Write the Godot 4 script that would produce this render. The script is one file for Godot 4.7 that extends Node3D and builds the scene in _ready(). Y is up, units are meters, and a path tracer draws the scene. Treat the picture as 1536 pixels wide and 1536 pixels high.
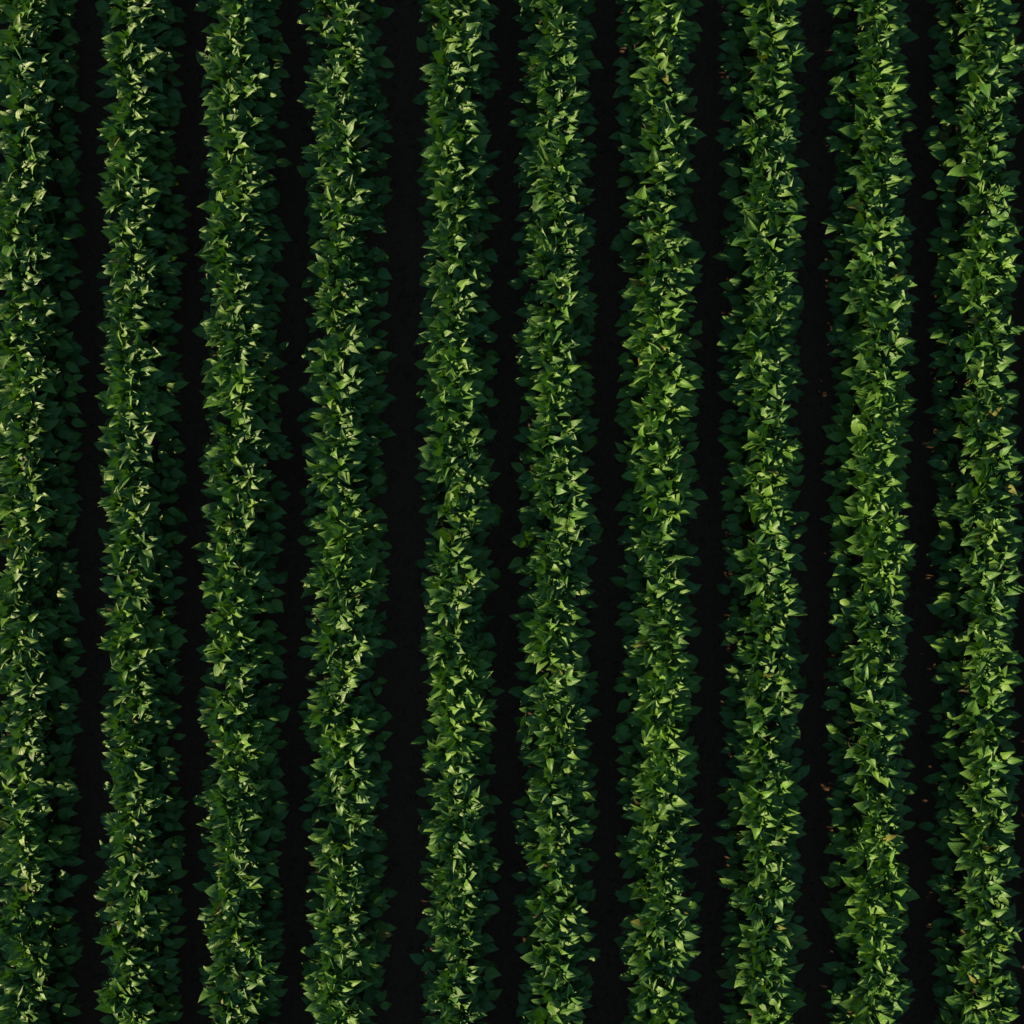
extends Node3D
# A field of leafy crop rows seen straight down from a drone in low sun.

const PX := 0.005604            # metres per photograph pixel at the height of the row crests
const CREST := 0.81
# row crests, in photograph pixels: centre x, width factor, height factor
const ROWS := [
	[30.0, 1.04, 1.00], [193.0, 0.98, 1.00], [350.0, 1.06, 1.03], [511.0, 1.10, 1.02], [683.0, 0.94, 0.98],
	[836.0, 0.98, 1.00], [995.0, 0.98, 1.00], [1157.0, 1.02, 1.00], [1322.0, 1.02, 1.02], [1486.0, 1.08, 1.03]]
const PLANTS := 30
const STEP := 0.295

var rng := RandomNumberGenerator.new()
var leaf_meshes: Array[ArrayMesh] = []
var crest_meshes: Array[ArrayMesh] = []
var bud_meshes: Array[ArrayMesh] = []
var dry_meshes: Array[ArrayMesh] = []
var leaf_mats: Array[StandardMaterial3D] = []
var pale_mats: Array[StandardMaterial3D] = []
var dry_mats: Array[StandardMaterial3D] = []
var stem_mats: Array[StandardMaterial3D] = []
var soil_mat: StandardMaterial3D
var yellow_mat: StandardMaterial3D
var names := {}
var vigour := FastNoiseLite.new()
var tint := FastNoiseLite.new()

func _ready() -> void:
	rng.seed = 20417
	# camera, straight down
	var fov := 44.0
	var half := 768.0 * PX
	var cam := Camera3D.new()
	cam.name = "camera"
	cam.fov = fov
	cam.near = 0.1
	cam.far = 2000.0
	cam.position = Vector3(0, CREST + half / tan(deg_to_rad(fov * 0.5)), 0)
	cam.rotation_degrees = Vector3(-90, 0, 0)
	add_child(cam)
	cam.current = true
	# sky
	var sky_mat := ProceduralSkyMaterial.new()
	sky_mat.sky_top_color = Color(0.30, 0.42, 0.52)
	sky_mat.sky_horizon_color = Color(0.55, 0.58, 0.56)
	sky_mat.sky_curve = 0.12
	sky_mat.ground_bottom_color = Color(0.05, 0.06, 0.04)
	sky_mat.ground_horizon_color = Color(0.20, 0.20, 0.17)
	var sky := Sky.new()
	sky.sky_material = sky_mat
	var env := Environment.new()
	env.background_mode = Environment.BG_SKY
	env.sky = sky
	env.background_energy_multiplier = 0.60
	env.tonemap_mode = Environment.TONE_MAPPER_LINEAR
	env.tonemap_exposure = 3.4
	env.sdfgi_enabled = true
	env.ssao_enabled = true
	env.ssil_enabled = true
	var we := WorldEnvironment.new()
	we.name = "world_environment"
	we.environment = env
	add_child(we)
	# the low sun, from the left across the rows
	var sun := DirectionalLight3D.new()
	sun.name = "sun"
	sun.light_color = Color(1.0, 0.91, 0.71)
	sun.light_energy = 1.6
	sun.light_angular_distance = 0.5
	sun.shadow_enabled = true
	add_child(sun)
	var elev := deg_to_rad(13.5)
	var azim := deg_to_rad(8.0)
	var to_sun := Vector3(-cos(elev) * cos(azim), sin(elev), -cos(elev) * sin(azim))
	sun.look_at_from_position(to_sun * 50.0, Vector3.ZERO, Vector3.UP)

	vigour.seed = 77
	vigour.frequency = 0.9
	tint.seed = 41
	tint.frequency = 0.8
	make_materials()
	make_meshes()
	build_ground()
	build_rows()
	build_field_beyond()

# ---------------------------------------------------------------- materials

func lin(r: float, g: float, b: float) -> Color:
	return Color(r, g, b).linear_to_srgb()

func leaf_texture(base: float, vein: float, blotch: float, sd: int) -> Array:
	# u runs along the blade, v across; the last strip of u holds the petiole's colour
	var w := 128
	var h := 96
	var n := FastNoiseLite.new()
	n.seed = sd
	n.frequency = 0.05
	var img := Image.create(w, h, true, Image.FORMAT_RGB8)
	var bump := Image.create(w, h, false, Image.FORMAT_RGB8)
	for y in h:
		for x in w:
			var u := (x + 0.5) / w / 0.94
			var v := absf((y + 0.5) / h - 0.5) * 2.0
			var mid := clampf(1.0 - v / 0.07, 0, 1)
			var ph := fposmod((u - v * 0.30) * 7.5, 1.0)
			var side := clampf(1.0 - absf(ph - 0.5) / 0.11, 0, 1) * clampf(1.0 - v * 0.7, 0, 1)
			var ve := maxf(mid, side * 0.6)
			var b := base + blotch * n.get_noise_2d(x * 1.0, y * 1.3) + blotch * 0.5 * n.get_noise_2d(x * 4.0 + 90, y * 4.0)
			if u > 1.0:
				ve = 0.8
			var c := Color(b * 0.97, b, b * 0.9).lerp(Color(vein, vein, vein * 0.72), ve)
			img.set_pixel(x, y, c)
			var pillow := sin(ph * PI)
			var hh := 0.45 + 0.4 * pillow * (1.0 - 0.4 * v) - 0.45 * maxf(mid, side) + 0.10 * n.get_noise_2d(x * 5.0, y * 5.0)
			bump.set_pixel(x, y, Color(hh, hh, hh))
	img.generate_mipmaps()
	bump.bump_map_to_normal_map(3.0)
	return [ImageTexture.create_from_image(img), ImageTexture.create_from_image(bump)]

func leaf_material(c: Color, rough: float, glow: Color, tex: Array) -> StandardMaterial3D:
	var m := StandardMaterial3D.new()
	m.albedo_color = c
	m.albedo_texture = tex[0]
	m.normal_enabled = true
	m.normal_texture = tex[1]
	m.normal_scale = 0.8
	m.roughness = rough + 0.06
	m.metallic_specular = 0.34
	m.cull_mode = BaseMaterial3D.CULL_DISABLED
	m.backlight_enabled = true
	m.backlight = glow
	return m

func make_materials() -> void:
	var ta := leaf_texture(0.80, 0.98, 0.16, 3)
	var tb := leaf_texture(0.84, 0.97, 0.12, 9)
	var td := leaf_texture(0.70, 0.90, 0.40, 21)
	var glow := Color(0.54, 0.62, 0.03)
	leaf_mats = [
		leaf_material(lin(0.064, 0.145, 0.034), 0.40, glow, ta),
		leaf_material(lin(0.074, 0.160, 0.034), 0.37, glow, tb),
		leaf_material(lin(0.054, 0.130, 0.034), 0.44, glow, ta),
		leaf_material(lin(0.090, 0.172, 0.034), 0.40, glow, tb),
		leaf_material(lin(0.060, 0.150, 0.042), 0.36, glow, ta)]
	pale_mats = [
		leaf_material(lin(0.084, 0.182, 0.034), 0.42, glow, tb),
		leaf_material(lin(0.096, 0.190, 0.036), 0.40, glow, tb)]
	yellow_mat = leaf_material(lin(0.17, 0.17, 0.035), 0.5, glow, td)
	dry_mats = [
		leaf_material(lin(0.062, 0.050, 0.024), 0.85, Color(0.3, 0.22, 0.10), td),
		leaf_material(lin(0.040, 0.029, 0.017), 0.9, Color(0.2, 0.14, 0.06), td)]
	for c in [lin(0.11, 0.16, 0.045), lin(0.10, 0.085, 0.045)]:
		var m := StandardMaterial3D.new()
		m.albedo_color = c
		m.roughness = 0.6
		stem_mats.append(m)
	soil_mat = StandardMaterial3D.new()
	var n := NoiseTexture2D.new()
	n.width = 512
	n.height = 512
	n.seamless = true
	var f := FastNoiseLite.new()
	f.seed = 5
	f.frequency = 0.03
	f.fractal_octaves = 5
	n.noise = f
	var g := Gradient.new()
	g.set_color(0, lin(0.030, 0.012, 0.005))
	g.set_color(1, lin(0.074, 0.033, 0.014))
	n.color_ramp = g
	soil_mat.albedo_texture = n
	soil_mat.uv1_triplanar = true
	soil_mat.uv1_world_triplanar = true
	soil_mat.uv1_scale = Vector3(1.3, 1.3, 1.3)
	soil_mat.roughness = 0.95

# ---------------------------------------------------------------- meshes

const PROFILE := [[0.0, 0.10], [0.10, 0.60], [0.24, 0.93], [0.40, 1.0], [0.58, 0.82], [0.78, 0.44], [0.91, 0.15], [1.0, 0.0]]

func make_leaf(width: float, fold: float, droop: float, curl: float, wave: float, twist: float, petiole: float, sd: int) -> ArrayMesh:
	# base at the origin, blade along +X, upper face +Y; unit length
	var r := RandomNumberGenerator.new()
	r.seed = sd
	var st := SurfaceTool.new()
	st.begin(Mesh.PRIMITIVE_TRIANGLES)
	var cols := [-1.0, -0.5, 0.0, 0.5, 1.0]
	var p1 := r.randf() * TAU
	var p2 := r.randf() * TAU
	var bend := r.randf_range(-0.12, 0.12)
	var pts: Array = []
	# the midrib's path: the slope falls along the leaf
	var x := petiole
	var y := petiole * 0.25
	var prev := 0.0
	var slope := 0.25
	for i in PROFILE.size():
		var t: float = PROFILE[i][0]
		var hw: float = PROFILE[i][1] * width * 0.5
		var d := t - prev
		prev = t
		slope = 0.25 - droop * t - curl * maxf(0.0, t - 0.6) * 2.0
		x += d * cos(slope)
		y += d * sin(slope)
		var zc := bend * t * t
		var tw := twist * t
		var row: Array = []
		for c in cols:
			var a: float = absf(c)
			var lift := a * hw * fold
			if a > 0.9:
				lift += wave * hw * (sin(t * 11.0 + (p1 if c > 0.0 else p2)) * 0.8 - 0.25)
			elif a > 0.1:
				lift += 0.05 * hw
			var z: float = c * hw * (1.0 - 0.25 * fold * fold)
			var v := Vector3(x - sin(slope) * lift, y + cos(slope) * lift + sin(tw) * z, zc + cos(tw) * z)
			row.append(v)
		pts.append(row)
	for i in PROFILE.size():
		for k in 5:
			st.set_uv(Vector2(0.01 + 0.92 * float(PROFILE[i][0]), 0.5 + 0.48 * float(cols[k])))
			st.add_vertex(pts[i][k])
	for i in PROFILE.size() - 1:
		for k in 4:
			var a := i * 5 + k
			if i == PROFILE.size() - 2:
				# the tip closes in one point
				st.add_index(a); st.add_index((i + 1) * 5 + 2); st.add_index(a + 1)
			else:
				st.add_index(a); st.add_index(a + 5); st.add_index(a + 1)
				st.add_index(a + 1); st.add_index(a + 5); st.add_index(a + 6)
	# petiole: a thin three-sided stalk
	var b0 := PROFILE.size() * 5
	var pr := 0.014
	for e in 2:
		var o := Vector3(0, 0, 0) if e == 0 else Vector3(petiole + 0.04, petiole * 0.25 + 0.006, 0)
		for k in 3:
			var an := TAU * k / 3.0 + PI / 2
			st.set_uv(Vector2(0.975, 0.2 + 0.3 * k))
			st.add_vertex(o + Vector3(0, sin(an), cos(an)) * pr * (1.2 - 0.3 * e))
	for k in 3:
		var q := (k + 1) % 3
		st.add_index(b0 + k); st.add_index(b0 + q); st.add_index(b0 + 3 + k)
		st.add_index(b0 + q); st.add_index(b0 + 3 + q); st.add_index(b0 + 3 + k)
	st.generate_normals()
	st.generate_tangents()
	return st.commit()

func make_meshes() -> void:
	var r := RandomNumberGenerator.new()
	r.seed = 311
	for i in 20:
		leaf_meshes.append(make_leaf(r.randf_range(0.50, 0.66), r.randf_range(0.10, 0.55), r.randf_range(0.25, 0.95), r.randf_range(0.0, 0.8), r.randf_range(0.10, 0.30), r.randf_range(-0.5, 0.5), r.randf_range(0.12, 0.25), 100 + i))
	for i in 20:
		crest_meshes.append(make_leaf(r.randf_range(0.33, 0.48), r.randf_range(0.20, 0.75), r.randf_range(0.2, 1.1), r.randf_range(-0.2, 1.2), r.randf_range(0.20, 0.45), r.randf_range(-0.8, 0.8), r.randf_range(0.12, 0.28), 400 + i))
	for i in 8:
		bud_meshes.append(make_leaf(r.randf_range(0.30, 0.46), r.randf_range(0.4, 0.9), r.randf_range(-0.1, 0.7), r.randf_range(0.0, 0.7), r.randf_range(0.06, 0.22), r.randf_range(-0.5, 0.5), r.randf_range(0.05, 0.14), 200 + i))
	for i in 5:
		dry_meshes.append(make_leaf(r.randf_range(0.25, 0.42), r.randf_range(0.8, 1.3), r.randf_range(0.6, 1.8), r.randf_range(0.6, 1.6), r.randf_range(0.3, 0.6), r.randf_range(-1.2, 1.2), r.randf_range(0.1, 0.2), 300 + i))

func tube(path: Array, r0: float, r1: float, sides := 5) -> ArrayMesh:
	var st := SurfaceTool.new()
	st.begin(Mesh.PRIMITIVE_TRIANGLES)
	var n := path.size()
	for i in n:
		var t: Vector3 = (path[mini(i + 1, n - 1)] - path[maxi(i - 1, 0)]).normalized()
		var a := t.cross(Vector3.BACK).normalized()
		var b := t.cross(a).normalized()
		var r := lerpf(r0, r1, float(i) / (n - 1))
		for k in sides:
			var an := TAU * k / sides
			st.add_vertex(path[i] + (a * cos(an) + b * sin(an)) * r)
	for i in n - 1:
		for k in sides:
			var q := (k + 1) % sides
			var o := i * sides
			st.add_index(o + k); st.add_index(o + sides + k); st.add_index(o + q)
			st.add_index(o + q); st.add_index(o + sides + k); st.add_index(o + sides + q)
	st.generate_normals()
	return st.commit()

# ---------------------------------------------------------------- the setting

func soil_height(x: float, z: float, n: FastNoiseLite, n2: FastNoiseLite) -> float:
	# ridges under the rows, furrows between
	var best := 9.0
	for i in range(-4, 14):
		best = minf(best, absf(x - row_x(i)))
	var ridge := 0.17 * exp(-pow(best / 0.21, 2.0))
	return ridge + 0.022 * n.get_noise_2d(x, z) + 0.012 * n2.get_noise_2d(x, z) - 0.04

func row_x(i: int) -> float:
	if i < 0:
		return (float(ROWS[0][0]) + i * 160.0 - 768.0) * PX
	if i > 9:
		return (float(ROWS[9][0]) + (i - 9) * 160.0 - 768.0) * PX
	return (float(ROWS[i][0]) - 768.0) * PX

func axis(lim: float, fine: float) -> PackedFloat32Array:
	var a := PackedFloat32Array()
	var v := -lim
	while v <= lim + 0.001:
		a.append(v)
		v += fine
	var s := fine * 2.0
	var o: float = a[a.size() - 1]
	while o < 900.0:
		o += s
		s *= 1.6
		a.append(o)
		a.insert(0, -o)
	return a

func build_ground() -> void:
	var n := FastNoiseLite.new()
	n.seed = 8
	n.frequency = 2.2
	n.fractal_octaves = 3
	var n2 := FastNoiseLite.new()
	n2.seed = 18
	n2.frequency = 9.0
	n2.fractal_octaves = 2
	var ax := axis(6.2, 0.035)
	var az := axis(6.2, 0.045)
	var verts := PackedVector3Array()
	var idx := PackedInt32Array()
	var nx := ax.size()
	for j in az.size():
		for i in nx:
			var y := -0.02
			if absf(ax[i]) < 8.5 and absf(az[j]) < 9.0:
				y = soil_height(ax[i], az[j], n, n2)
			verts.append(Vector3(ax[i], y, az[j]))
	for j in az.size() - 1:
		for i in nx - 1:
			var a := j * nx + i
			idx.append_array([a, a + 1, a + nx, a + 1, a + nx + 1, a + nx])
	var arr := []
	arr.resize(Mesh.ARRAY_MAX)
	arr[Mesh.ARRAY_VERTEX] = verts
	arr[Mesh.ARRAY_INDEX] = idx
	var am := ArrayMesh.new()
	am.add_surface_from_arrays(Mesh.PRIMITIVE_TRIANGLES, arr)
	var st := SurfaceTool.new()
	st.create_from(am, 0)
	st.generate_normals()
	var mi := MeshInstance3D.new()
	mi.name = "ground"
	mi.mesh = st.commit()
	mi.material_override = soil_mat
	mi.set_meta("kind", "structure")
	mi.set_meta("label", "dark bare soil drawn up into ridges and furrows")
	mi.set_meta("category", "soil")
	add_child(mi)
	# clods lying in the furrows
	var clod := SurfaceTool.new()
	clod.begin(Mesh.PRIMITIVE_TRIANGLES)
	var sp := SphereMesh.new()
	sp.radial_segments = 7
	sp.rings = 4
	sp.radius = 1.0
	sp.height = 2.0
	var sa := sp.get_mesh_arrays()
	var sv: PackedVector3Array = sa[Mesh.ARRAY_VERTEX]
	var cn := FastNoiseLite.new()
	cn.frequency = 0.9
	for k in sv.size():
		sv[k] *= 1.0 + 0.6 * cn.get_noise_3dv(sv[k])
	for k in sv.size():
		clod.add_vertex(sv[k])
	for k in sa[Mesh.ARRAY_INDEX]:
		clod.add_index(k)
	clod.generate_normals()
	var mm := MultiMesh.new()
	mm.transform_format = MultiMesh.TRANSFORM_3D
	mm.mesh = clod.commit()
	var tr: Array[Transform3D] = []
	for i in range(-1, 11):
		var xa := row_x(i) + 0.28
		var xb := row_x(i + 1) - 0.28
		for k in 420:
			var p := Vector3(rng.randf_range(xa, xb), 0, rng.randf_range(-5.2, 5.2))
			var s := 0.006 + 0.022 * pow(rng.randf(), 3.0)
			p.y = soil_height(p.x, p.z, n, n2) + s * 0.2
			tr.append(Transform3D(Basis(Vector3(rng.randf() - 0.5, rng.randf() - 0.5, rng.randf() - 0.5).normalized(), rng.randf() * TAU).scaled(Vector3(s, s * 0.7, s * rng.randf_range(0.7, 1.3))), p))
	mm.instance_count = tr.size()
	for k in tr.size():
		mm.set_instance_transform(k, tr[k])
	var mmi := MultiMeshInstance3D.new()
	mmi.name = "soil_clods"
	mmi.multimesh = mm
	mmi.material_override = soil_mat
	mmi.set_meta("kind", "stuff")
	mmi.set_meta("label", "loose dark soil clods scattered along the furrows")
	mmi.set_meta("category", "soil")
	add_child(mmi)

# ---------------------------------------------------------------- plants

func leaf_frame(at: Vector3, az: float, incl: float, roll: float, size: float) -> Transform3D:
	# az from +X towards +Z, incl above the horizontal; the upper face looks up and inwards
	var d := Vector3(cos(az) * cos(incl), sin(incl), sin(az) * cos(incl))
	var side := Vector3(-sin(az), 0, cos(az))
	var up := side.cross(d) * -1.0
	if up.y < 0:
		up = -up
	var b := Basis(d, up, d.cross(up)).rotated(d, roll)
	return Transform3D(Basis(b.x * size, b.y * size, b.z * size), at)

# everything a plant is made of, as pieces round its foot
func grow(wf: float, hf: float, vig: float, sparse: bool) -> Dictionary:
	var leaves: Array = []
	var stems: Array = []
	var shoots := 5
	var lay: Array = [-0.075, 0.06, 0.0, -0.045, 0.075]
	var flip := 1.0 if rng.randf() < 0.5 else -1.0
	for s in shoots:
		var fz := (float(s) + 0.5) / shoots - 0.5
		var tip := Vector3((float(lay[s]) * flip + rng.randfn(0.0, 0.03)) * wf, 0.75 * hf * (0.5 + 0.5 * vig) + rng.randf_range(-0.06, 0.04) - 0.15 * absf(float(lay[s])), fz * STEP * 1.35 + rng.randf_range(-0.05, 0.05))
		var foot := Vector3(tip.x * 0.15 + rng.randf_range(-0.02, 0.02), 0.09, tip.z * 0.3)
		var path: Array = []
		for i in 6:
			var t := i / 5.0
			path.append(Vector3(lerpf(foot.x, tip.x, t) + sin(t * PI) * tip.x * 0.25, lerpf(foot.y, tip.y, t), lerpf(foot.z, tip.z, pow(t, 1.8))))
		stems.append([path, 0.0085, 0.0032])
		var az := rng.randf() * TAU
		var nodes := rng.randi_range(12, 15)
		for k in nodes:
			var t := float(k) / (nodes - 1)
			var h := lerpf(0.78, 1.0, t)
			az += 2.39996 + rng.randf_range(-0.35, 0.35)
			var f := h * 5.0
			var i0 := mini(int(f), 4)
			var p: Vector3 = (path[i0] as Vector3).lerp(path[i0 + 1], f - i0)
			var a := az - (1.0 - t * 0.12) * 0.49 * sin(2.0 * az)
			if cos(a) * tip.x < 0.0 and absf(tip.x) > 0.06 and rng.randf() < 0.5:
				a = PI - a
			var incl := deg_to_rad(lerpf(40.0, 58.0, t) + rng.randfn(0.0, 11.0))
			var size := (0.222 - 0.085 * t) * rng.randf_range(0.8, 1.12)
			var young := false
			if t > 0.84:
				size = lerpf(0.110, 0.075, (t - 0.84) / 0.16)
				incl += 0.2 * rng.randf_range(0.8, 1.2)
				young = true
			size *= lerpf(0.85, 1.0, clampf(wf, 0, 1)) * vig
			if sparse and t < 0.8 and cos(a) < 0.1 and rng.randf() < 0.6:
				continue
			leaves.append([1 if young else (3 if t > 0.3 else 0), leaf_frame(p, a, incl, rng.randfn(0.0, 0.38), size)])
	# the wide skirt of old leaves
	for sd in [-1.0, 1.0]:
		var cnt := 17
		for k in cnt:
			var t := (k + rng.randf()) / cnt
			var p := Vector3(sd * rng.randf_range(0.10, 0.262) * wf, lerpf(0.17, 0.50, t) * hf, rng.randf_range(-0.5, 0.5) * STEP * 1.05)
			p.x *= lerpf(0.35, 1.0, clampf(t / 0.6, 0.0, 1.0)) * (0.88 if t > 0.85 else 1.0)
			var a := (0.0 if sd > 0 else PI) + rng.randfn(0.0, 0.52)
			leaves.append([0, leaf_frame(p, a, deg_to_rad(rng.randfn(-8.0 + 18.0 * t, 13.0)), rng.randfn(0.0, 0.22), rng.randf_range(0.10, 0.165) * (0.93 + 0.07 * wf))])
	# inner leaves added to block low sun from the soil, closing the row
	for k in 8:
		var p := Vector3(rng.randf_range(-0.10, 0.10), rng.randf_range(0.19, 0.40), rng.randf_range(-0.5, 0.5) * STEP)
		leaves.append([0, leaf_frame(p, PI * 0.5 * (1.0 if k % 2 == 0 else -1.0) + rng.randfn(0.0, 0.5), deg_to_rad(rng.randf_range(-15.0, 40.0)), 1.1 * (1.0 if rng.randf() < 0.5 else -1.0) + rng.randfn(0.0, 0.2), rng.randf_range(0.15, 0.19))])
	for k in 8:
		var p := Vector3(rng.randf_range(-0.07, 0.07), rng.randf_range(0.18, 0.52) * hf, rng.randf_range(-0.5, 0.5) * STEP)
		leaves.append([0, leaf_frame(p, rng.randf() * TAU, deg_to_rad(rng.randf_range(-35.0, 45.0)), rng.randfn(0.0, 0.4), rng.randf_range(0.14, 0.19))])
	# dry leaves hang inside, on the sunny side
	for k in (5 if sparse else rng.randi_range(1, 3)):
		var p := Vector3(rng.randf_range(-0.17, -0.05) * wf, rng.randf_range(0.48, 0.70) * hf, rng.randf_range(-0.5, 0.5) * STEP)
		leaves.append([2, leaf_frame(p, PI + rng.randfn(0.0, 0.9), deg_to_rad(rng.randf_range(-70, 20)), rng.randf_range(-1.0, 1.0), rng.randf_range(0.08, 0.15))])
	return {"leaves": leaves, "stems": stems}

func pick(kind: int, pale := false) -> Array:
	if kind == 2:
		return [dry_meshes[rng.randi() % dry_meshes.size()], dry_mats[rng.randi() % 2]]
	var shapes: Array[ArrayMesh] = leaf_meshes
	if kind == 1:
		shapes = bud_meshes
	elif kind == 3:
		shapes = crest_meshes
	var m: StandardMaterial3D = leaf_mats[rng.randi() % leaf_mats.size()]
	if pale:
		m = pale_mats[rng.randi() % 2]
	if rng.randf() < 0.006:
		m = yellow_mat
	return [shapes[rng.randi() % shapes.size()], m]

func build_rows() -> void:
	var count := 0
	for i in ROWS.size():
		for j in PLANTS:
			var z := (j - (PLANTS - 1) * 0.5) * STEP + rng.randf_range(-0.04, 0.04)
			var x := row_x(i) + rng.randf_range(-0.018, 0.018)
			var v := vigour.get_noise_2d(i * 13.7, z)
			var sparse := rng.randf() < 0.14
			var g := grow(float(ROWS[i][1]) * (1.0 + 0.10 * v), float(ROWS[i][2]), 1.0 + 0.16 * v, sparse)
			var plant := Node3D.new()
			plant.name = "crop_plant" if count == 0 else "crop_plant_%03d" % count
			count += 1
			plant.position = Vector3(x, 0, z)
			var pale := not sparse and tint.get_noise_2d(i * 9.1, z) > 0.28
			if sparse:
				plant.set_meta("label", "green crop plant with withered brown leaves showing through its thin sunny side")
				plant.set_meta("group", "withered crop plants in the rows")
			elif pale:
				plant.set_meta("label", "yellowish green crop plant, paler all over than the plants beside it")
				plant.set_meta("group", "pale crop plants in the rows")
			elif v > 0.22:
				plant.set_meta("label", "large deep green crop plant spilling wide over its neighbours in the row")
				plant.set_meta("group", "large crop plants in the rows")
			elif v < -0.22:
				plant.set_meta("label", "small narrow deep green crop plant where the row is thinner")
				plant.set_meta("group", "small crop plants in the rows")
			else:
				plant.set_meta("label", "bushy deep green crop plant of middling size, closed into its row")
				plant.set_meta("group", "bushy crop plants in the rows")
			plant.set_meta("category", "crop plant")
			add_child(plant)
			for s in g.stems:
				var mi := MeshInstance3D.new()
				mi.name = "stem"
				mi.mesh = tube(s[0], s[1], s[2])
				mi.material_override = stem_mats[0]
				plant.add_child(mi, true)
			for l in g.leaves:
				var pk := pick(l[0], pale)
				var mi := MeshInstance3D.new()
				mi.name = "withered_leaf" if l[0] == 2 else "leaf"
				mi.mesh = pk[0]
				mi.material_override = pk[1]
				mi.transform = l[1]
				plant.add_child(mi, true)

# the same crop goes on past the edges of the picture: four plants in one mesh, set again and again
func build_field_beyond() -> void:
	var mats: Array = [leaf_mats[0], leaf_mats[1], leaf_mats[3], leaf_mats[4], dry_mats[0], stem_mats[0]]
	var sts: Array = []
	for m in mats:
		var st := SurfaceTool.new()
		st.begin(Mesh.PRIMITIVE_TRIANGLES)
		sts.append(st)
	for j in 4:
		var g := grow(1.0, 1.0, 1.0, false)
		var off := Transform3D(Basis.IDENTITY, Vector3(0, 0, (j - 1.5) * STEP))
		for s in g.stems:
			sts[5].append_from(tube(s[0], s[1], s[2], 4), 0, off)
		for l in g.leaves:
			var pk := pick(l[0])
			var slot: int = 4 if l[0] == 2 else rng.randi() % 4
			sts[slot].append_from(pk[0], 0, off * (l[1] as Transform3D))
	var mesh := ArrayMesh.new()
	for k in mats.size():
		mesh = sts[k].commit(mesh)
		mesh.surface_set_material(k, mats[k])
	var tr: Array[Transform3D] = []
	var len := STEP * 4.0
	var zend := PLANTS * 0.5 * STEP
	for i in range(-4, 14):
		var z := -6.6
		if i >= 0 and i <= 9:
			for e in [-1.0, 1.0]:
				for k in 2:
					tr.append(Transform3D(Basis(Vector3.UP, 0.0).scaled(Vector3(1, rng.randf_range(0.95, 1.05), 1)), Vector3(row_x(i), 0, e * (zend + len * (k + 0.5)))))
		else:
			for k in 12:
				tr.append(Transform3D(Basis.IDENTITY.scaled(Vector3(rng.randf_range(0.95, 1.05), rng.randf_range(0.95, 1.05), 1)), Vector3(row_x(i), 0, (k - 5.5) * len)))
	var mm := MultiMesh.new()
	mm.transform_format = MultiMesh.TRANSFORM_3D
	mm.mesh = mesh
	mm.instance_count = tr.size()
	for k in tr.size():
		mm.set_instance_transform(k, tr[k])
	var mmi := MultiMeshInstance3D.new()
	mmi.name = "surrounding_crop"
	mmi.multimesh = mm
	mmi.set_meta("kind", "stuff")
	mmi.set_meta("label", "the rest of the leafy green crop running on past the rows")
	mmi.set_meta("category", "crop")
	add_child(mmi)
